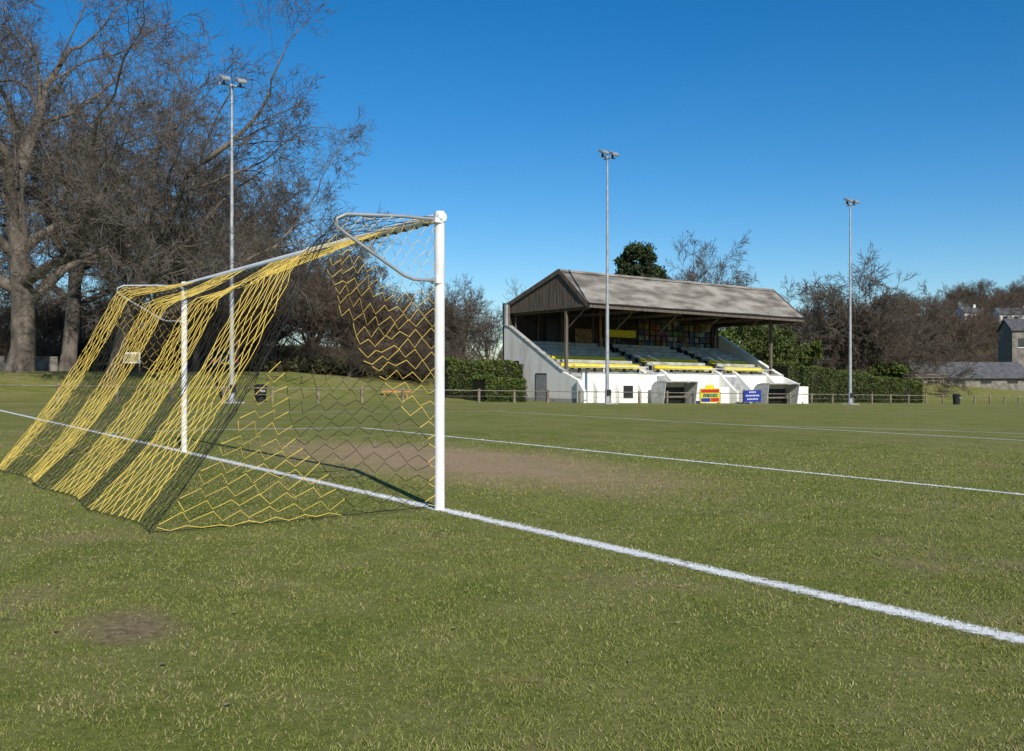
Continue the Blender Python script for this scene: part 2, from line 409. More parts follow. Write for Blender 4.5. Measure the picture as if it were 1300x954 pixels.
# ---------- pitch perimeter fence ----------
qf=45.5
e=empty('perimeter_fence',FG(20,qf,float(H(20,qf))))
mb=MB(FG); s=-50
while s<110:
    z=float(H(s,qf)); j=rn.uniform(-.03,.03); mb.box(s-.06,s+.06,qf-.05,qf+.05,z-.3,z+.80+j,'woodg'); s+=2.4
mb.obj('posts',e)
mb=MB(FG); s=-50
while s<110:
    a,c_=float(H(s,qf)),float(H(s+2.4,qf))
    mb.cyl((s,qf-.065,a+.70),(s+2.4,qf-.065,c_+.70),.028,.028,'rail',8)
    mb.cyl((s,qf-.055,a+.38),(s+2.4,qf-.055,c_+.38),.010,.010,'rail',5)
    s+=2.4
mb.obj('rail',e)

# ---------- grandstand ----------
def FS(s,q,z): x,y=SQ(s,q); return (x,y,z-.0125*(s-38))
st=empty('grandstand',FG(48,50,-.7))
A,B_=37.5,58.4
G0=-1.6
rake=[(46.9,G0),(46.9,.75),(48.6,1.35),(49.0,1.55),(54.6,4.45),(55.2,4.52),(55.2,G0)]
cap=[(48.5,1.42),(48.95,1.62),(54.6,4.53),(55.2,4.60),(55.2,4.53),(54.6,4.455),(49,1.555),(48.6,1.36)]
mb=MB(FS); mb.prism(rake,A,A+.25,'render'); mb.prism(cap,A-.05,A+.30,'concrete'); mb.obj('end_wall',st)
mb=MB(FS); mb.prism(rake,B_-.25,B_,'render'); mb.prism(cap,B_-.3,B_+.05,'render'); mb.obj('far_end_wall',st)
mb=MB(FS)
mb.box(A+.25,44.0,46.9,47.1,G0,1.28,'render'); mb.box(A+.2,44.05,46.85,47.15,1.28,1.34,'concrete')
mb.box(44.0,B_-.25,48.2,48.4,G0,1.36,'render'); mb.box(44.0,B_-.25,48.15,48.45,1.36,1.42,'concrete')
mb.box(46.4,50.9,46.9,47.05,G0,.45,'render'); mb.box(53.4,56.2,46.9,47.05,G0,.35,'render')
mb.box(A+.25,44,47.1,48.6,G0,1.05,'concrete')
mb.obj('front_wall',st)
mb=MB(FS)
for s in (44.0,45.9,51.2,53.0,56.2):
    mb.prism([(46.5,G0),(46.5,.15),(46.8,.3),(48.2,1.45),(48.6,1.62),(48.6,G0)],s,s+.22,'render')
for i in range(8):
    mb.box(44.22,45.9,46.6+i*.22,48.6,G0,-.5+i*.24,'concrete'); mb.box(51.42,53.0,46.6+i*.22,48.3,G0,-.5+i*.24,'concrete')
for s in (38.6,40.4,42.3): mb.prism([(46.45,G0),(46.5,.2),(46.9,.9),(46.9,G0)],s,s+.3,'render')
mb.prism([(46.2,G0),(46.2,.1),(46.9,.9),(46.9,G0)],A-.2,A,'render')
mb.box(56.42,B_+.5,46.5,46.9,G0,.55,'render')
mb.box(A-.02,A+.0,46.9,55.2,G0,-.35,'concrete')
mb.obj('stair_walls',st)
mb=MB(FS); mb.box(A-.03,A+.0,50.3,51.5,-.75,1.25,'dark'); mb.box(A-.045,A-.03,50.38,51.42,-.65,1.15,'galv'); mb.box(A-.04,A,53.4,54.0,1.5,2.1,'dark'); mb.box(A-.04,A,53.3,54.7,.9,1.35,'yellow')
mb.box(41.1,41.9,46.86,46.9,-.3,.5,'dark'); mb.obj('doors',st)
mb=MB(FS); ben=MB(FS)
nrow=8; RS=.265
for i in range(nrow):
    q0=48.6+i*.74; z=1.05+i*RS
    mb.box(A+.25,B_-.25,q0,55.0,z-RS if i else G0,z,'tier')
    for (a0,a1) in ((38.3,45.2),(46.6,52.4),(53.6,57.8)):
        m='yellow' if i in (1,3) else 'tier'
        if i==0: continue
        ben.box(a0,a1,q0+.30,q0+.60,z+.34,z+.39,m); ben.box(a0,a1,q0+.585,q0+.62,z+.42,z+.62,m)
        s=a0+.2
        while s<a1: ben.box(s,s+.06,q0+.33,q0+.58,z,z+.34,'dark'); s+=1.3
mb.obj('terrace_steps',st); ben.obj('bench_rows',st)
mb=MB(FS)
for s in (45.3,46.5,52.5,53.5):
    mb.tube([(s,48.7,1.1),(s,48.7,2.0),(s,54,3.9),(s,54,3.0)],.022,'galv',6)
mb.tube([(38,48.7,1.2),(38,48.7,1.75),(44.9,48.7,1.75),(44.9,48.7,1.2)],.025,'white',6)
mb.tube([(46.8,48.7,1.2),(46.8,48.7,1.75),(57.8,48.7,1.75),(57.8,48.7,1.2)],.025,'white',6)
mb.obj('handrails',st)
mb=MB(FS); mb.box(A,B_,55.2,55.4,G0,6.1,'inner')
s=A+.3
while s<B_: mb.box(s,s+.1,55.08,55.2,3.0,6.0,'wood'); s+=2.5
mb.box(A-.02,A+.2,55.0,55.22,4.5,6.0,'galv')
mb.obj('back_wall',st)
cols=[(.26,.08,.05),(.06,.12,.24),(.36,.31,.1),(.14,.24,.12),(.36,.36,.33),(.2,.1,.15),(.3,.17,.06),(.1,.17,.2)]
for i,cc in enumerate(cols): M['ad%d'%i]=mat('advert_%d'%i,cc,tuple(x*.35 for x in cc),.6,6,lo=.4,hi=.6)
mb=MB(FS); s=49.8
while s<57.6:
    for z in (3.5,3.95,4.4,4.85,5.2):
        w=rn.uniform(.4,.6); mb.box(s,s+w*.95,55.05,55.1,z+rn.uniform(-.03,.03),z+.36,'ad%d'%rn.randrange(8))
    s+=.6
mb.box(46.4,49.5,55.03,55.09,4.1,4.65,'yellow'); mb.box(41.0,43.0,55.03,55.09,3.3,5.2,'dark'); mb.box(45.9,46.1,55.0,55.09,3.0,6,'woodo')
mb.box(43.6,45.2,55.03,55.09,3.6,4.6,'ad6')
mb.obj('advert_boards',st)
R0,R1=37.9,58.5
fe,fz=46.8,5.72; rq,rz=49.5,7.9; be,bz=55.7,5.98
def sheet(q0,z0,q1,z1,name):
    s=np.arange(R0,R1,.05); V=[];F=[]
    for i,a in enumerate(s):
        dz=.028*math.sin(a*2*math.pi/.2)
        for t in (0,.33,.66,1):
            V.append(FS(a,q0+(q1-q0)*t,z0+(z1-z0)*t+dz+.02*math.sin(a*1.1+t*4)*(t<1)))
    n=len(s)
    for i in range(n-1):
        for k in range(3): F.append((i*4+k,(i+1)*4+k,(i+1)*4+k+1,i*4+k+1))
    Vn=np.array(V)-np.array(st.location)
    link(name,npmesh(name,Vn,F,[M['roof']]),parent=st)
sheet(fe-.15,fz-.06,rq,rz,'roof_front_slope'); sheet(rq,rz,be+.2,bz-.08,'roof_back_slope')
mb=MB(FS)
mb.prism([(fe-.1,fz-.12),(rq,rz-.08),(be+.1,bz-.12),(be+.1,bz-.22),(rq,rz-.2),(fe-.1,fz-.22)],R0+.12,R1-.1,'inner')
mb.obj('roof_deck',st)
mb=MB(FS)
mb.prism([(rq-.22,rz-.1),(rq,rz+.08),(rq+.22,rz-.05),(rq,rz+.02)],R0-.02,R1+.02,'roof')
mb.box(R0,R1,fe-.2,fe-.12,fz-.38,fz-.1,'wood'); mb.tube([(R0,fe-.24,fz-.12),(R1,fe-.24,fz-.14)],.05,'dark',8)
for a in (R0-.04,R1-.04):
    mb.prism([(fe-.25,fz-.42),(fe-.25,fz-.04),(rq,rz+.10),(be+.25,bz-.02),(be+.25,bz-.3),(rq,rz-.22)],a,a+.08,'wood')
mb.obj('fascia',st)
mb=MB(FS)
def zt(q): return fz+(rz-fz)*(q-fe)/(rq-fe) if q<rq else rz+(bz-rz)*(q-rq)/(be-rq)
q=fe
while q<be-.1:
    q2=min(q+.19,be); jz=rn.uniform(-.02,.02)
    for a in (R0+.05,R1-.12):
        mb.prism([(q,fz-.28+jz),(q,zt(q)-.12),(q2-.015,zt(q2)-.12),(q2-.015,fz-.28+jz)],a+rn.uniform(0,.015),a+.06,'wood')
    q+=.19
for a in (R0+.0,R1-.06): mb.box(a,a+.05,fe,be,fz-.32,fz-.12,'wood')
mb.obj('gable_boards',st)
mb=MB(FS)
for s in (38.05,57.6): mb.box(s-.09,s+.09,48.85,49.03,1.0,5.6,'wood')
for s in (38.2,42.2,46.2,50.2,54.2,58.1):
    mb.box(s-.05,s+.05,fe,be,5.25,5.42,'wood')
    mb.cyl((s,54.8,3.0),(s,54.8,6),.07,.07,'wood',6)
    mb.cyl((s,48.9,4.2),(s,47.2,5.3),.05,.05,'wood',6)
mb.cyl((41.2,48.95,1.1),(41.2,48.95,1.9),.05,.05,'white',8)
mb.obj('posts_and_trusses',st)

# ---------- dugouts, boards ----------
for s0,s1_ in ((43.1,46.0),(52.9,56.2)):
    z=float(H((s0+s1_)/2,45.9)); e=empty('dugout',FG((s0+s1_)/2,46,z))
    outer=[(46.45,0),(46.5,.7),(46.42,1.15),(46.15,1.4),(45.7,1.48),(45.05,1.46)]
    inner=[(45.05,1.40),(45.7,1.42),(46.1,1.34),(46.35,1.1),(46.43,.7),(46.39,0)]
    mb=MB(FG); mb.prism([(a,b_+z) for a,b_ in outer+inner],s0,s1_,'perspex'); mb.obj('shell',e)
    mb=MB(FG)
    for a in (s0,s1_-.05): mb.prism([(a2,b2+z) for a2,b2 in [(45.35,-.1),(45.1,1.38),(45.7,1.40),(46.08,1.32),(46.33,1.1),(46.4,.7),(46.37,-.1)]],a+.002,a+.048,'perspex')
    mb.obj('sides',e)
    mb=MB(FG); mb.box(s0+.1,s1_-.1,46.0,46.3,z+.4,z+.46,'woodg'); mb.box(s0+.2,s0+.3,46.05,46.25,z-.1,z+.4,'dark'); mb.box(s1_-.3,s1_-.2,46.05,46.25,z-.1,z+.4,'dark')
    mb.box(s0+.06,s1_-.06,46.345,46.365,z,z+1.05,'dark'); mb.obj('bench',e)  # dark sheet behind the seat paints in the shade inside the dugout
for s0,s1_,m in ((46.4,48.2,'c'),(50.6,52.3,'b')):
    z=float(H(s0,45.4)); e=empty('advertising_board',FG(s0,45.3,z)); mb=MB(FG)
    if m=='c':
        mb.box(s0,s1_,45.28,45.34,z+.05,z+1.0,'yellow')
        mb.box(s0+.06,s1_-.06,45.265,45.28,z+.72,z+.94,'red'); mb.box(s0+.06,s0+.9,45.265,45.28,z+.12,z+.36,'blue'); mb.box(s0+.95,s1_-.06,45.265,45.28,z+.12,z+.36,'red')
        mb.box(s0+.2,s1_-.2,45.262,45.28,z+.42,z+.66,'ad3')
        mb.box(s0+.5,s1_-.5,45.3,45.34,z+1.0,z+1.22,'yellow')
    else:
        mb.box(s0,s1_,45.28,45.34,z+.12,z+.92,'blue')
        for k,(a0,a1) in enumerate(((.5,1.2),(.15,1.55),(.3,1.4))):
            x=s0+a0
            while x<s0+a1-.1: mb.box(x,x+.07,45.268,45.28,z+.74-k*.24,z+.84-k*.24,'white'); x+=.14
    mb.obj('board',e)
    mb=MB(FG)
    for a in (s0+.05,s1_-.12): mb.box(a,a+.07,45.345,45.41,z-.2,z+1.0,'woodg')
    mb.obj('legs',e)

# ---------- bins, bench, car, path ----------
def bin_(s,q):
    z=float(H(s,q)); e=empty('litter_bin',FG(s,q,z)); F2=lambda a,b_,c_:FG(s+a,q+b_,z+c_)
    mb=MB(F2); mb.cyl((0,0,0),(0,0,.72),.26,.31,'black',16); mb.cyl((0,0,.72),(0,0,.78),.33,.33,'black',16); mb.obj('body',e)
    mb=MB(F2); mb.cyl((0,0,.78),(0,0,.88),.33,.2,'black',16); mb.box(-.12,.12,-.34,-.31,.5,.60,'galv'); mb.obj('lid',e)
bin_(16.9,46.3); bin_(75.5,44.7)
X,Y=-6.9,57.5; z=float(Hxy(X,Y)); e=empty('wooden_bench',(X,Y,z)); F2=lambda a,b_,c_:(X+a,Y+b_,z+c_)
mb=MB(F2)
mb.box(-.85,.85,-.25,-.08,.38,.45,'woodo');mb.box(-.85,.85,-.05,.12,.38,.45,'woodo'); mb.box(-.85,.85,-.22,-.18,.24,.37,'woodo'); mb.obj('seat',e,bevel=.01)
mb=MB(F2)
for a in (-.7,.62): mb.box(a,a+.08,-.17,-.09,-.1,.38,'woodo'); mb.box(a,a+.08,.02,.10,-.1,.38,'woodo')
mb.obj('legs',e)
V=[];F=[]
ss=np.arange(-60,23,3.)
for i,a in enumerate(ss):
    for q in (60.6,62.6,64.6): x,y=SQ(a,q); V.append((x,y,float(H(a,q))+.012))
for i in range(len(ss)-1):
    for k in (0,1):F.append((i*3+k,(i+1)*3+k,(i+1)*3+k+1,i*3+k+1))
link('path',npmesh('path',V,F,[M['asphalt']]))
def car(X,Y,ang,m='carblue'):
    z=float(Hxy(X,Y))+.015; e=empty('parked_car',(X,Y,z)); ca,sa=math.cos(ang),math.sin(ang)
    F2=lambda a,b_,c_:(X+ca*a-sa*b_,Y+sa*a+ca*b_,z+c_)
    pr=[(-2.0,.30),(-2.05,.55),(-1.98,.82),(-1.1,.95),(1.55,.98),(1.98,.85),(2.05,.5),(1.95,.28)]
    mb=MB(F2); mb.prism(pr,-.84,.84,m); o=mb.obj('body',e,bevel=.07)
    g=[(-1.05,.94),(-.45,1.40),(1.15,1.43),(1.75,.97)]
    vs=[(-.78,b_,c_) if c_<1.2 else (-.62,b_,c_) for b_,c_ in g]+[(.78,b_,c_) if c_<1.2 else (.62,b_,c_) for b_,c_ in g]
    mb=MB(F2); mb.add(vs,[(0,1,2,3),(7,6,5,4),(0,4,5,1),(1,5,6,2),(2,6,7,3),(3,7,4,0)],'glass'); mb.obj('windows',e,bevel=.03)
    mb=MB(F2); mb.box(-.6,.6,-.42,1.12,1.41,1.46,m)
    for sx in (-1,1):
        mb.tube([(sx*.79,-1.05,.95),(sx*.63,-.45,1.42),(sx*.63,1.15,1.44),(sx*.79,1.75,.98)],.035,m,6)
    mb.obj('roof',e,bevel=.02)
    mb=MB(F2)
    for sx in (-.86,.66):
        for yb in (-1.3,1.25): mb.cyl((sx,yb,.31),(sx+.2,yb,.31),.31,.31,'rubber',18); mb.cyl((sx-.01,yb,.31),(sx+.21,yb,.31),.18,.18,'galv',12)
    mb.obj('wheels',e)
    mb=MB(F2)
    for sx in (-.78,.48): mb.box(sx,sx+.3,-2.05,-1.95,.6,.76,'red'); mb.box(sx,sx+.3,1.97,2.05,.58,.74,'white')
    mb.box(-.26,.26,-2.08,-2.02,.46,.58,'yellow'); mb.box(-.26,.26,2.02,2.08,.4,.5,'white'); mb.obj('lights_and_plates',e)
car(-18.9,62.6,.45)
mb=MB(FG); mb.box(-45,12,72,72.4,1.0,2.3,'stone'); mb.box(-45,12,71.95,72.45,2.3,2.4,'stone'); mb.obj('stone_wall')
X,Y=-33.5,75; z=float(Hxy(X,Y)); e=empty('street_lamp',(X,Y,z)); mb=MB(lambda a,b_,c_:(X+a,Y+b_,z+c_))
mb.cyl((0,0,-.1),(0,0,6),.08,.05,'dark',8); mb.tube([(0,0,6),(.1,0,6.2),(.6,0,6.3)],.035,'dark',6); mb.obj('column',e)
mb=MB(lambda a,b_,c_:(X+a,Y+b_,z+c_)); mb.box(.5,1.1,-.12,.12,6.22,6.36,'galv'); mb.obj('lantern',e,bevel=.03)
X2,Y2=-26.0,66.; z2=float(Hxy(X2,Y2)); e=empty('notice_board',(X2,Y2,z2)); mb=MB(lambda a,b_,c_:(X2+a,Y2+b_,z2+c_))
mb.box(-.6,.6,-.03,.03,.6,1.35,'white'); mb.box(-.5,.5,-.045,-.03,.7,1.25,'ad4'); mb.obj('panel',e); mb=MB(lambda a,b_,c_:(X2+a,Y2+b_,z2+c_))
for a in (-.55,.5): mb.box(a,a+.06,.03,.09,-.1,1.45,'woodg')
mb.obj('legs',e)

# ---------- trees ----------
def grow(name,seed,L0,R0_,lean,levels,m,rmin=.01,flare=1.3):
    rg=np.random.RandomState(seed)
    S=np.zeros((1,3)); D=np.array([lean],float); D/=np.linalg.norm(D); Ln=np.array([L0]); R=np.array([R0_])
    VV=[];FF=[];off=0
    for li,lv in enumerate(levels):
        n=len(Ln); k=lv['segs']; P=np.empty((n,k+1,3)); DD=np.empty((n,k+1,3)); P[:,0]=S; d=D.copy(); p=S.copy(); DD[:,0]=d
        for j in range(k):
            d=d+rg.normal(0,lv['wig'],(n,3)); d[:,2]+=lv['up']; d/=np.linalg.norm(d,axis=1)[:,None]
            p=p+d*(Ln/k)[:,None]; P[:,j+1]=p; DD[:,j+1]=d
        tt=np.linspace(0,1,k+1); rad=np.maximum(R[:,None]*(1-(1-lv['end'])*tt),rmin)
        if li==0: rad[:,0]*=flare
        ns=lv['sides']
        T=DD/np.linalg.norm(DD,axis=2)[...,None]
        ref=np.where(np.abs(T[...,2:3])>.9,np.array([1.,0,0]),np.array([0,0,1.]))
        a=np.cross(T,ref); a/=np.linalg.norm(a,axis=2)[...,None]; b2=np.cross(T,a)
        th=np.arange(ns)*2*math.pi/ns
        ring=P[:,:,None,:]+rad[:,:,None,None]*(a[:,:,None,:]*np.cos(th)[None,None,:,None]+b2[:,:,None,:]*np.sin(th)[None,None,:,None])
        VV.append(ring.reshape(-1,3))
        I=np.arange(n)[:,None,None]*(k+1)*ns; J_=np.arange(k)[None,:,None]*ns; K_=np.arange(ns)[None,None,:]; K2=(K_+1)%ns
        f=np.stack([I+J_+K_,I+J_+K2,I+J_+ns+K2,I+J_+ns+K_],-1).reshape(-1,4)+off
        FF.append(f); off+=n*(k+1)*ns
        if li+1==len(levels): break
        nx=levels[li+1]; c_=nx['n']
        t=nx['tmin']+(1-nx['tmin'])*(np.arange(c_)[None,:]+rg.rand(n,c_))/c_; t[:,-1]=1
        x=t*k; i0=np.minimum(x.astype(int),k-1); fr=(x-i0)[...,None]; ar=np.arange(n)[:,None]
        pos=P[ar,i0]*(1-fr)+P[ar,i0+1]*fr; dd=DD[ar,i0+1]
        v=rg.normal(0,1,(n,c_,3)); v-= (v*dd).sum(-1,keepdims=True)*dd; v/=np.linalg.norm(v,axis=2)[...,None]
        if li==0:
            az=(np.arange(c_)*2.4+rg.rand())[None,:]; v=np.stack([np.cos(az),np.sin(az),0*az],-1)
        an=np.radians(rg.uniform(nx['ang'][0],nx['ang'][1],(n,c_))); an[:,-1]*=.4
        nd=dd*np.cos(an)[...,None]+v*np.sin(an)[...,None]
        if li<2: nd[...,2]=np.where(nd[...,2]<0,-nd[...,2]*.4,nd[...,2])
        nd/=np.linalg.norm(nd,axis=2)[...,None]
        rr=np.maximum(R[:,None]*(1-(1-lv['end'])*t),rmin)
        S=pos.reshape(-1,3); D=nd.reshape(-1,3)
        Ln=(Ln[:,None]*nx['ratio']*rg.uniform(.65,1.25,(n,c_))*(1.2-.45*t)).ravel()
        rm=rg.uniform(.7,1,(n,c_))*nx['rr']; rm[:,-1]=.95; R=(rr*rm).ravel()
    return npmesh(name,np.concatenate(VV),np.concatenate(FF),[M[m]],smooth=True)
def lv(n,segs,ratio,ang,wig,up,sides,end,rr=.55,tmin=.25): return dict(n=n,segs=segs,ratio=ratio,ang=ang,wig=wig,up=up,sides=sides,end=end,rr=rr,tmin=tmin)
oak=[lv(1,6,1,(0,0),.05,0,14,.75),lv(9,9,1.75,(25,66),.15,.03,9,.25,.64,.42),lv(8,7,.48,(28,65),.2,.02,6,.3,.55,.2),lv(6,5,.55,(28,60),.2,.01,4,.35,.5),
     lv(5,4,.55,(25,60),.2,.0,3,.4,.55),lv(5,3,.55,(25,60),.2,.0,3,.5,.6),lv(3,2,.6,(20,55),.2,0,3,.6,.7)]
def place(name,me,px,Y,rz=0,sc=1):
    X=(px-650)/1226*Y; return link(name,me,(X,Y,float(Hxy(X,Y))-.15),rz=rz,sc=sc)
place('oak_tree',grow('oak_a',11,7.8,.60,(.05,0,1),oak,'barkA',.009),25,53,sc=1.1)
place('oak_tree',grow('oak_b',27,7.6,.38,(.22,.1,1),oak,'barkA',.009),138,51,sc=.95,rz=-.5)
place('oak_tree',grow('oak_c',31,8.0,.45,(.1,.1,1),oak,'barkA',.010),85,66,sc=1.15)
med=[lv(1,5,1,(0,0),.06,0,8,.7),lv(9,7,1.25,(20,55),.14,.05,6,.3,.55,.25),lv(7,5,.5,(25,60),.18,.04,4,.35,.5),lv(6,4,.55,(25,60),.2,.02,3,.4,.55),
     lv(6,3,.55,(25,55),.2,.0,3,.5,.6),lv(4,2,.6,(20,50),.2,0,3,.6,.7)]
md=[grow('bare_a',41,4.6,.24,(.05,0,1),med,'barkB',.010),grow('bare_b',42,5,.22,(-.1,.05,1),med,'barkB',.010),grow('bare_c',43,4.0,.2,(0,.1,1),med,'barkC',.010)]
scr=[lv(1,3,1,(0,0),.05,0,6,.8),lv(12,6,2.6,(10,60),.12,.06,5,.3,.5,.0),lv(8,5,.5,(20,55),.18,.04,4,.35,.5),lv(7,3,.55,(25,55),.2,.02,3,.4,.55),lv(6,3,.55,(25,55),.2,.0,3,.5,.6)]
sc_=[grow('scrub_a',51,1.6,.15,(0,0,1),scr,'barkC',.011),grow('scrub_b',52,1.8,.15,(.1,0,1),scr,'barkB',.011)]
def zext(me): 
    a=np.empty(len(me.vertices)*3,np.float32); me.vertices.foreach_get('co',a); return a.reshape(-1,3)[:,2].max()
hts={me.name:zext(me) for me in md+sc_}
def ptree(me,px,Y,ytop,rz,name='bare_tree',wx=1):
    X=(px-650)/1226*Y; g=float(Hxy(X,Y)); top=1.11+(477-ytop)*Y/1226; s=(top-g)/hts[me.name]
    return link(name,me,(X,Y,g-.1),rz=rz,sc=(s*wx,s*wx,s))
L_=[(md[0],345,76,195,0),(md[1],395,84,250,2),(md[2],300,72,262,4),(md[0],455,89,315,1),(md[2],250,68,235,3),(md[1],195,79,190,5),(md[1],-20,89,200,2.5),
 (sc_[0],400,78,310,0),(sc_[1],440,82,345,1),(sc_[0],480,86,360,2),(sc_[1],350,76,335,3),(sc_[0],290,75,355,4),(sc_[1],235,77,365,5),(sc_[0],180,79,350,1.3),(sc_[1],120,84,355,2.2),(sc_[0],60,82,355,.7),(sc_[1],0,83,345,4),(sc_[0],-60,84,345,5),
 (sc_[1],525,92,362,1),(sc_[0],560,96,356,2),(md[1],590,94,347,3),(sc_[1],622,90,356,4),(md[2],560,104,360,1),(md[0],500,98,355,.9),
 (md[1],893,92,290,1),(md[2],862,96,305,2),(md[0],925,98,348,3),(md[1],790,99,345,4)]
for me,px,Y,yt,rz in L_: ptree(me,px,Y,yt,rz)
e=empty('distant_trees',(0,120,0))
rg=random.Random(9)
def dt(me,X,Y,h,rz,w=1.1):
    g=float(Hxy(X,Y)); s=h/hts[me.name]; o=link('tree',me,(X,Y-120,g-.1),parent=e,rz=rz,sc=(s*w,s*w,s))
for i in range(38):
    a=rg.uniform(-.68,-.04); Y=rg.uniform(100,135); dt(rg.choice(md+sc_),a*Y,Y,rg.uniform(4,7) if a>-.2 else rg.uniform(6,10),rg.uniform(0,6))
for i in range(34):
    a=-.62+.62*i/33; Y=rg.uniform(73,86); dt(rg.choice(sc_),a*Y,Y,rg.uniform(2.4,4.2),rg.uniform(0,6),1.6)
for i in range(150):
    a=rg.uniform(.27,.72); Y=rg.uniform(215,430); dt(rg.choice(sc_+md),a*Y,Y,rg.uniform(8,14),rg.uniform(0,6))
for i in range(30):
    a=rg.uniform(.40,.7); Y=rg.uniform(128,180); dt(rg.choice(sc_),a*Y,Y,rg.uniform(2.5,5.5),rg.uniform(0,6))
dome=[lv(1,3,1,(0,0),.05,0,8,.8),lv(14,7,2.6,(15,74),.12,.05,6,.3,.5,.2),lv(8,5,.5,(20,60),.2,.04,4,.35,.5,.1),lv(7,4,.55,(25,60),.2,.02,3,.4,.55),lv(6,3,.55,(25,55),.2,.0,3,.5,.6),lv(5,2,.6,(20,50),.2,0,3,.6,.7)]
dm_=grow('dome',61,2.4,.32,(0,0,1),dome,'barkB',.015); hts['dome']=zext(dm_)
ptree(dm_,1086,98,308,0,wx=1.0); ptree(dm_,1160,116,350,2,wx=1.0); ptree(dm_,1022,112,345,4,wx=.9); ptree(dm_,1080,102,335,2.4,wx=1.2)
ptree(sc_[0],1205,122,375,1); ptree(sc_[1],1130,108,370,3,wx=1.3)

# ---------- evergreen foliage ----------
def leaves(pts,size,seed,shade=None):
    rg=np.random.RandomState(seed); n=len(pts)
    a=rg.normal(0,1,(n,3)); a/=np.linalg.norm(a,axis=1)[:,None]; b2=np.cross(a,rg.normal(0,1,(n,3))); b2/=np.linalg.norm(b2,axis=1)[:,None]
    s=size*rg.uniform(.6,1.3,n)[:,None]
    V=np.stack([pts-a*s,pts+b2*s*.5,pts+a*s,pts-b2*s*.5],1).reshape(-1,3)
    c_=rg.uniform(.6,1.6,n)[:,None]*np.array([[1.05,1,.8]]); 
    if shade is not None: c_=c_*shade[:,None]
    return V,np.arange(n*4).reshape(-1,4),np.repeat(c_,4,axis=0)
def blobs(name,bl,per,size,m,seed,pw=.35):
    rg=np.random.RandomState(seed); P=[];SH=[]
    for (cx,cy,cz,rx,ry,rz_) in bl:
        d=rg.normal(0,1,(per,3)); d/=np.linalg.norm(d,axis=1)[:,None]; lump=.8+.35*np.sin(d[:,0]*5+cx)*np.sin(d[:,1]*6+cy)+.12*np.sin(d[:,2]*9)
        r=rg.rand(per)**pw*lump; P.append(np.array([cx,cy,cz])+d*r[:,None]*np.array([rx,ry,rz_])); SH.append(np.full(per,rg.uniform(.7,1.25)))
    V,F,c_=leaves(np.concatenate(P),size,seed,np.concatenate(SH)); return npmesh(name,V,F,[M[m]],c_)
X,Y=(812-650)/1226*90,90.; g=float(Hxy(X,Y)); e=empty('pine_tree',(X,Y,g))
mb=MB(lambda a,b_,c_:(X+a,Y+b_,g+c_)); mb.cyl((0,0,-.2),(.3,0,9),.35,.22,'barkB',10); mb.cyl((.3,0,9),(.0,0,13.4),.22,.06,'barkB',8)
rgp=random.Random(12); bl=[]
for i in range(95):
    t=rgp.uniform(0,6.28); u_=rgp.uniform(-1,1); rr=rgp.uniform(.55,1.0)*math.sqrt(1-u_*u_)
    h=9.3+u_*rgp.uniform(3.0,4.2); R=2.6 if u_<.2 else 2.3
    bl.append((rr*R*math.cos(t)+.25*math.sin(h*2),rr*R*math.sin(t),h,rgp.uniform(.45,.95),rgp.uniform(.45,.95),rgp.uniform(.4,.75))); mb.cyl((.2,0,h-.8),(rr*R*math.cos(t),rr*R*math.sin(t),h),.06,.03,'barkB',5)
mb.obj('trunk',e); link('needles',blobs('needles',bl,420,.14,'pine',7,.6),parent=e)
def bush(px,Y,w,h,seed,name='evergreen_bush',m='leaf',n=14,per=900):
    X=(px-650)/1226*Y; g=float(Hxy(X,Y)); rg=random.Random(seed); bl=[]
    for i in range(n):
        x=rg.uniform(-w/2,w/2)*.85; hz=h*(1-(2*abs(x)/w)**2*.5); z=rg.uniform(.2,.85)*hz
        bl.append((x,rg.uniform(-1,1)*w*.2,z,w*rg.uniform(.13,.22),w*rg.uniform(.13,.22),h*rg.uniform(.14,.24)))
    link(name,blobs(name,bl,per,.14,m,seed),(X,Y,g))
bush(955,88,10,6.3,1,n=30); bush(1000,92,6,5.4,2); bush(1120,96,5,3.0,3); bush(130,72,3.5,3.4,4,m='pine'); bush(30,74,3,2.2,8); bush(1175,190,12,9,9,m='pine'); bush(1262,300,16,13,10,m='pine'); bush(1140,210,10,9,11,m='pine')
bl=[]; rg=random.Random(21)
for i in range(120):
    a=rg.uniform(-.62,.02); Y=rg.uniform(74,88) ; X=a*Y
    g=float(Hxy(X,Y)); w=rg.uniform(1.0,2.2); h=rg.uniform(.5,1.2); bl.append((X,Y,g+h*.6,w,w,h))
link('bramble_undergrowth',blobs('bramble_undergrowth',bl,420,.17,'bramble',22))
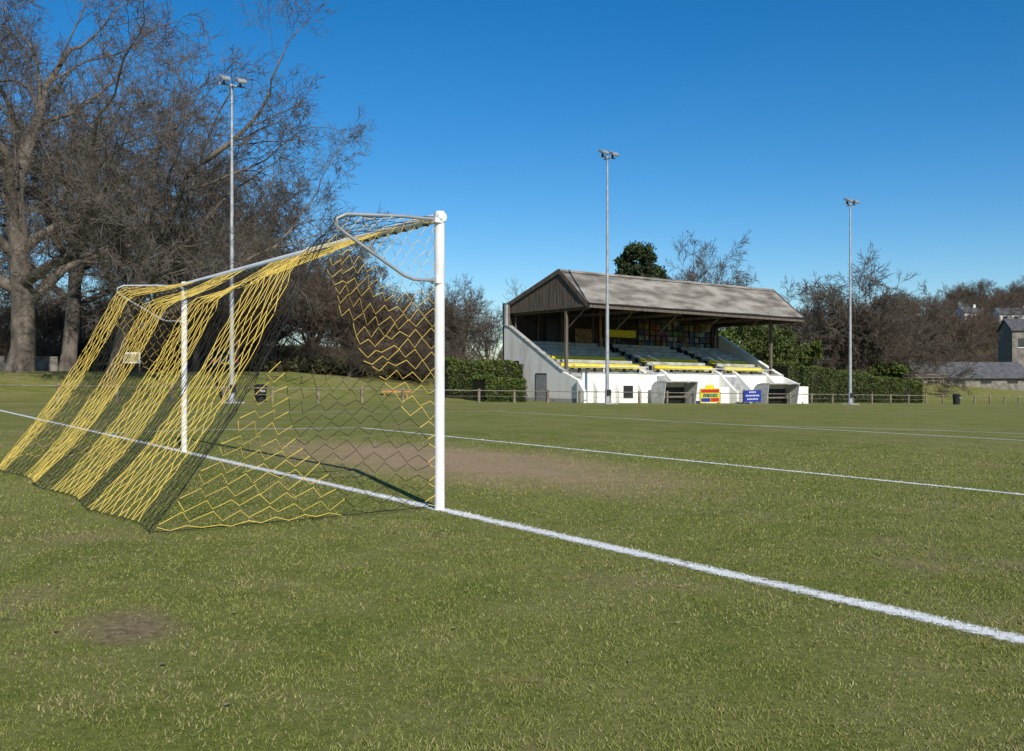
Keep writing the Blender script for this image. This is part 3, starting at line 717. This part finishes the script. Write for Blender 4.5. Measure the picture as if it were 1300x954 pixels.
def hedge(s0,q0,s1_,q1_,w,z0,z1a,z1b,seed,n=14000):
    rg=np.random.RandomState(seed); t=rg.rand(n); a=rg.rand(n)*2-1; v=rg.rand(n)
    face=rg.rand(n)<.35; v=np.where(face,1-.05*rg.rand(n),v); a=np.where(face,a,np.sign(a)*(1-.15*rg.rand(n)))
    Ls=math.dist((s0,q0),(s1_,q1_)); ds,dq=(s1_-s0)/Ls,(q1_-q0)/Ls
    lump=1+.10*np.sin(t*Ls*2.3+seed)+.08*np.sin(t*Ls*5.1)
    s=s0+(s1_-s0)*t-dq*a*w/2*lump; q=q0+(q1_-q0)*t+ds*a*w/2*lump
    z=z0+(z1a+(z1b-z1a)*t-z0)*v*(1+.05*np.sin(t*Ls*1.7+1)+.04*np.sin(t*Ls*4.3))
    P=np.stack([NX*s+UX*q,NY*s+UY*q,z],1); P+=rg.normal(0,.04,P.shape)
    loc=P.mean(0); loc[2]=z0
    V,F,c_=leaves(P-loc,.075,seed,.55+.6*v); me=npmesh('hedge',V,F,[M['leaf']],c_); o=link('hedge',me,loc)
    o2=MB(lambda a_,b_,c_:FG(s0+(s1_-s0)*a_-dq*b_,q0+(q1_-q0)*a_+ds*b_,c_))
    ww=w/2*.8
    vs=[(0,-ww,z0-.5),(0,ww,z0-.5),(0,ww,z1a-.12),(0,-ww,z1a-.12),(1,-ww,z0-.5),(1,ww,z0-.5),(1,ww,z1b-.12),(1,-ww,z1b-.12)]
    o2.add(vs,[(0,1,2,3),(7,6,5,4),(0,4,5,1),(1,5,6,2),(2,6,7,3),(3,7,4,0)],'hcore')  # dark box added inside the leaves to block light through the hedge
    co=o2.obj('hedge_light_block'); 
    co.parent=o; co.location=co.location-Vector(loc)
hedge(31.2,53,37.0,53,1.6,-.1,2.05,1.95,1)
hedge(31.7,49.4,34.6,49.4,1.6,-.6,.95,.9,2,9000)
hedge(60.5,50.5,70,50.5,1.8,-1.2,1.95,1.2,3,18000)
hedge(70,50.5,78,50,1.6,-1.2,1.1,.55,4,14000)

# ---------- right-hand fence, buildings ----------
e=empty('post_and_rail_fence',FG(80,62,.7)); mb=MB(FG); s=62.
while s<120:
    z=float(H(s,62)); mb.box(s-.06,s+.06,61.94,62.06,z-.3,z+1.25,'woodg')
    z2=float(H(s+2,62))
    for hz in (.45,.8,1.12): mb.cyl((s,61.92,z+hz),(s+2,61.92,z2+hz),.045,.045,'woodg',5)
    s+=2.
mb.obj('rails_and_posts',e)
def house(name,px,Y,w,dp,hw,hr,wall,ang,ybase,win=3,st_=2):
    X=(px-650)/1226*Y; g=1.11+(477-ybase)*Y/1226; g=max(g,float(Hxy(X,Y))); e=empty(name,(X,Y,g)); ca,sa=math.cos(ang),math.sin(ang)
    F2=lambda a,b_,c_:(X+ca*a-sa*b_,Y+sa*a+ca*b_,g+c_)
    mb=MB(F2); mb.box(-w/2,w/2,-dp/2,dp/2,-8,hw,wall)
    mb.add([(-w/2,-dp/2,hw),(-w/2,dp/2,hw),(-w/2,0,hw+hr*.95),(w/2,-dp/2,hw),(w/2,dp/2,hw),(w/2,0,hw+hr*.95)],[(0,1,2),(5,4,3)],wall); mb.obj('walls',e)
    mb=MB(F2); mb.prism([(-dp/2-.3,hw-.15),(0,hw+hr),(dp/2+.3,hw-.15),(dp/2+.3,hw+.05),(0,hw+hr+.2),(-dp/2-.3,hw+.05)],-w/2-.2,w/2+.2,'slate'); mb.obj('roof',e)
    mb=MB(F2); mb.box(w/2-1.2,w/2-.5,-.3,.3,hw+hr*.5,hw+hr+.9,wall); mb.obj('chimney',e)
    mb=MB(F2)
    for k in range(st_):
        for i in range(win):
            x=-w/2+w*(i+.5)/win; mb.box(x-.55,x+.55,-dp/2-.04,-dp/2+.02,1+k*2.5,2.1+k*2.5,'glass'); mb.box(x-.65,x+.65,-dp/2-.1,-dp/2,.9+k*2.5,1+k*2.5,'white')
    mb.box(-.5,.5,-dp/2-.03,-dp/2+.02,0,2.0,'wood'); mb.obj('windows_and_door',e)
house('white_house',1228,290,6.5,5,2.8,1.8,'render',.3,410,2,1)
house('white_house',1284,280,9,6,2.8,1.8,'render',-.1,412,3,1)
house('stone_house',1303,122,5.0,6,3.2,1.3,'stone',-.2,452,2,1)
X,Y=(1222-650)/1226*112,112.; g=float(Hxy(X,Y)); e=empty('low_shed',(X,Y,g)); F2=lambda a,b_,c_:(X+a,Y+b_,g+c_)
mb=MB(F2); mb.box(-6.2,6.2,-2.5,2.5,-2,.8,'stone'); mb.obj('walls',e)
mb=MB(F2); mb.prism([(-2.9,.65),(0,2.4),(2.9,.65),(2.9,.8),(0,2.55),(-2.9,.8)],-6.5,6.5,'slate'); mb.obj('roof',e)
mb=MB(F2)
for x in (-4.5,-1.5,1.5,4.5): mb.box(x-.6,x+.6,-2.54,-2.48,.1,.6,'glass')
mb.obj('windows',e)

# ---------- light & camera ----------
el=math.radians(34); hx,hy=.35,-.937; dv=Vector((hx*math.cos(el),hy*math.cos(el),math.sin(el)))
sun=bpy.data.lights.new('sun','SUN'); sun.energy=5.0; sun.angle=math.radians(.5); sun.color=(1,.95,.86)
o=bpy.data.objects.new('sun',sun); o.rotation_euler=dv.to_track_quat('Z','Y').to_euler(); o.location=(20,-40,40); C.objects.link(o)
w=bpy.data.worlds.new('World'); scene.world=w; w.use_nodes=True; nt=w.node_tree
bg=nt.nodes['Background']; sky=nt.nodes.new('ShaderNodeTexSky'); sky.sky_type='NISHITA'; sky.sun_disc=False
sky.sun_elevation=el; sky.sun_rotation=math.atan2(dv.x,dv.y); sky.air_density=1.0; sky.dust_density=.1; sky.ozone_density=5.0
hs=nt.nodes.new('ShaderNodeHueSaturation'); hs.inputs['Saturation'].default_value=1.33; hs.inputs['Value'].default_value=1.0
nt.links.new(sky.outputs[0],hs.inputs['Color']); nt.links.new(hs.outputs[0],bg.inputs[0]); bg.inputs[1].default_value=.112
cam=bpy.data.cameras.new('camera'); cam.sensor_width=36; cam.lens=36*1226/1300; cam.clip_end=8000; cam.clip_start=.05
o=bpy.data.objects.new('camera',cam); o.location=(0,0,1.11); o.rotation_euler=(math.radians(90),0,0); C.objects.link(o); scene.camera=o
scene.view_settings.view_transform='Standard'; scene.view_settings.look='None'; scene.view_settings.exposure=0
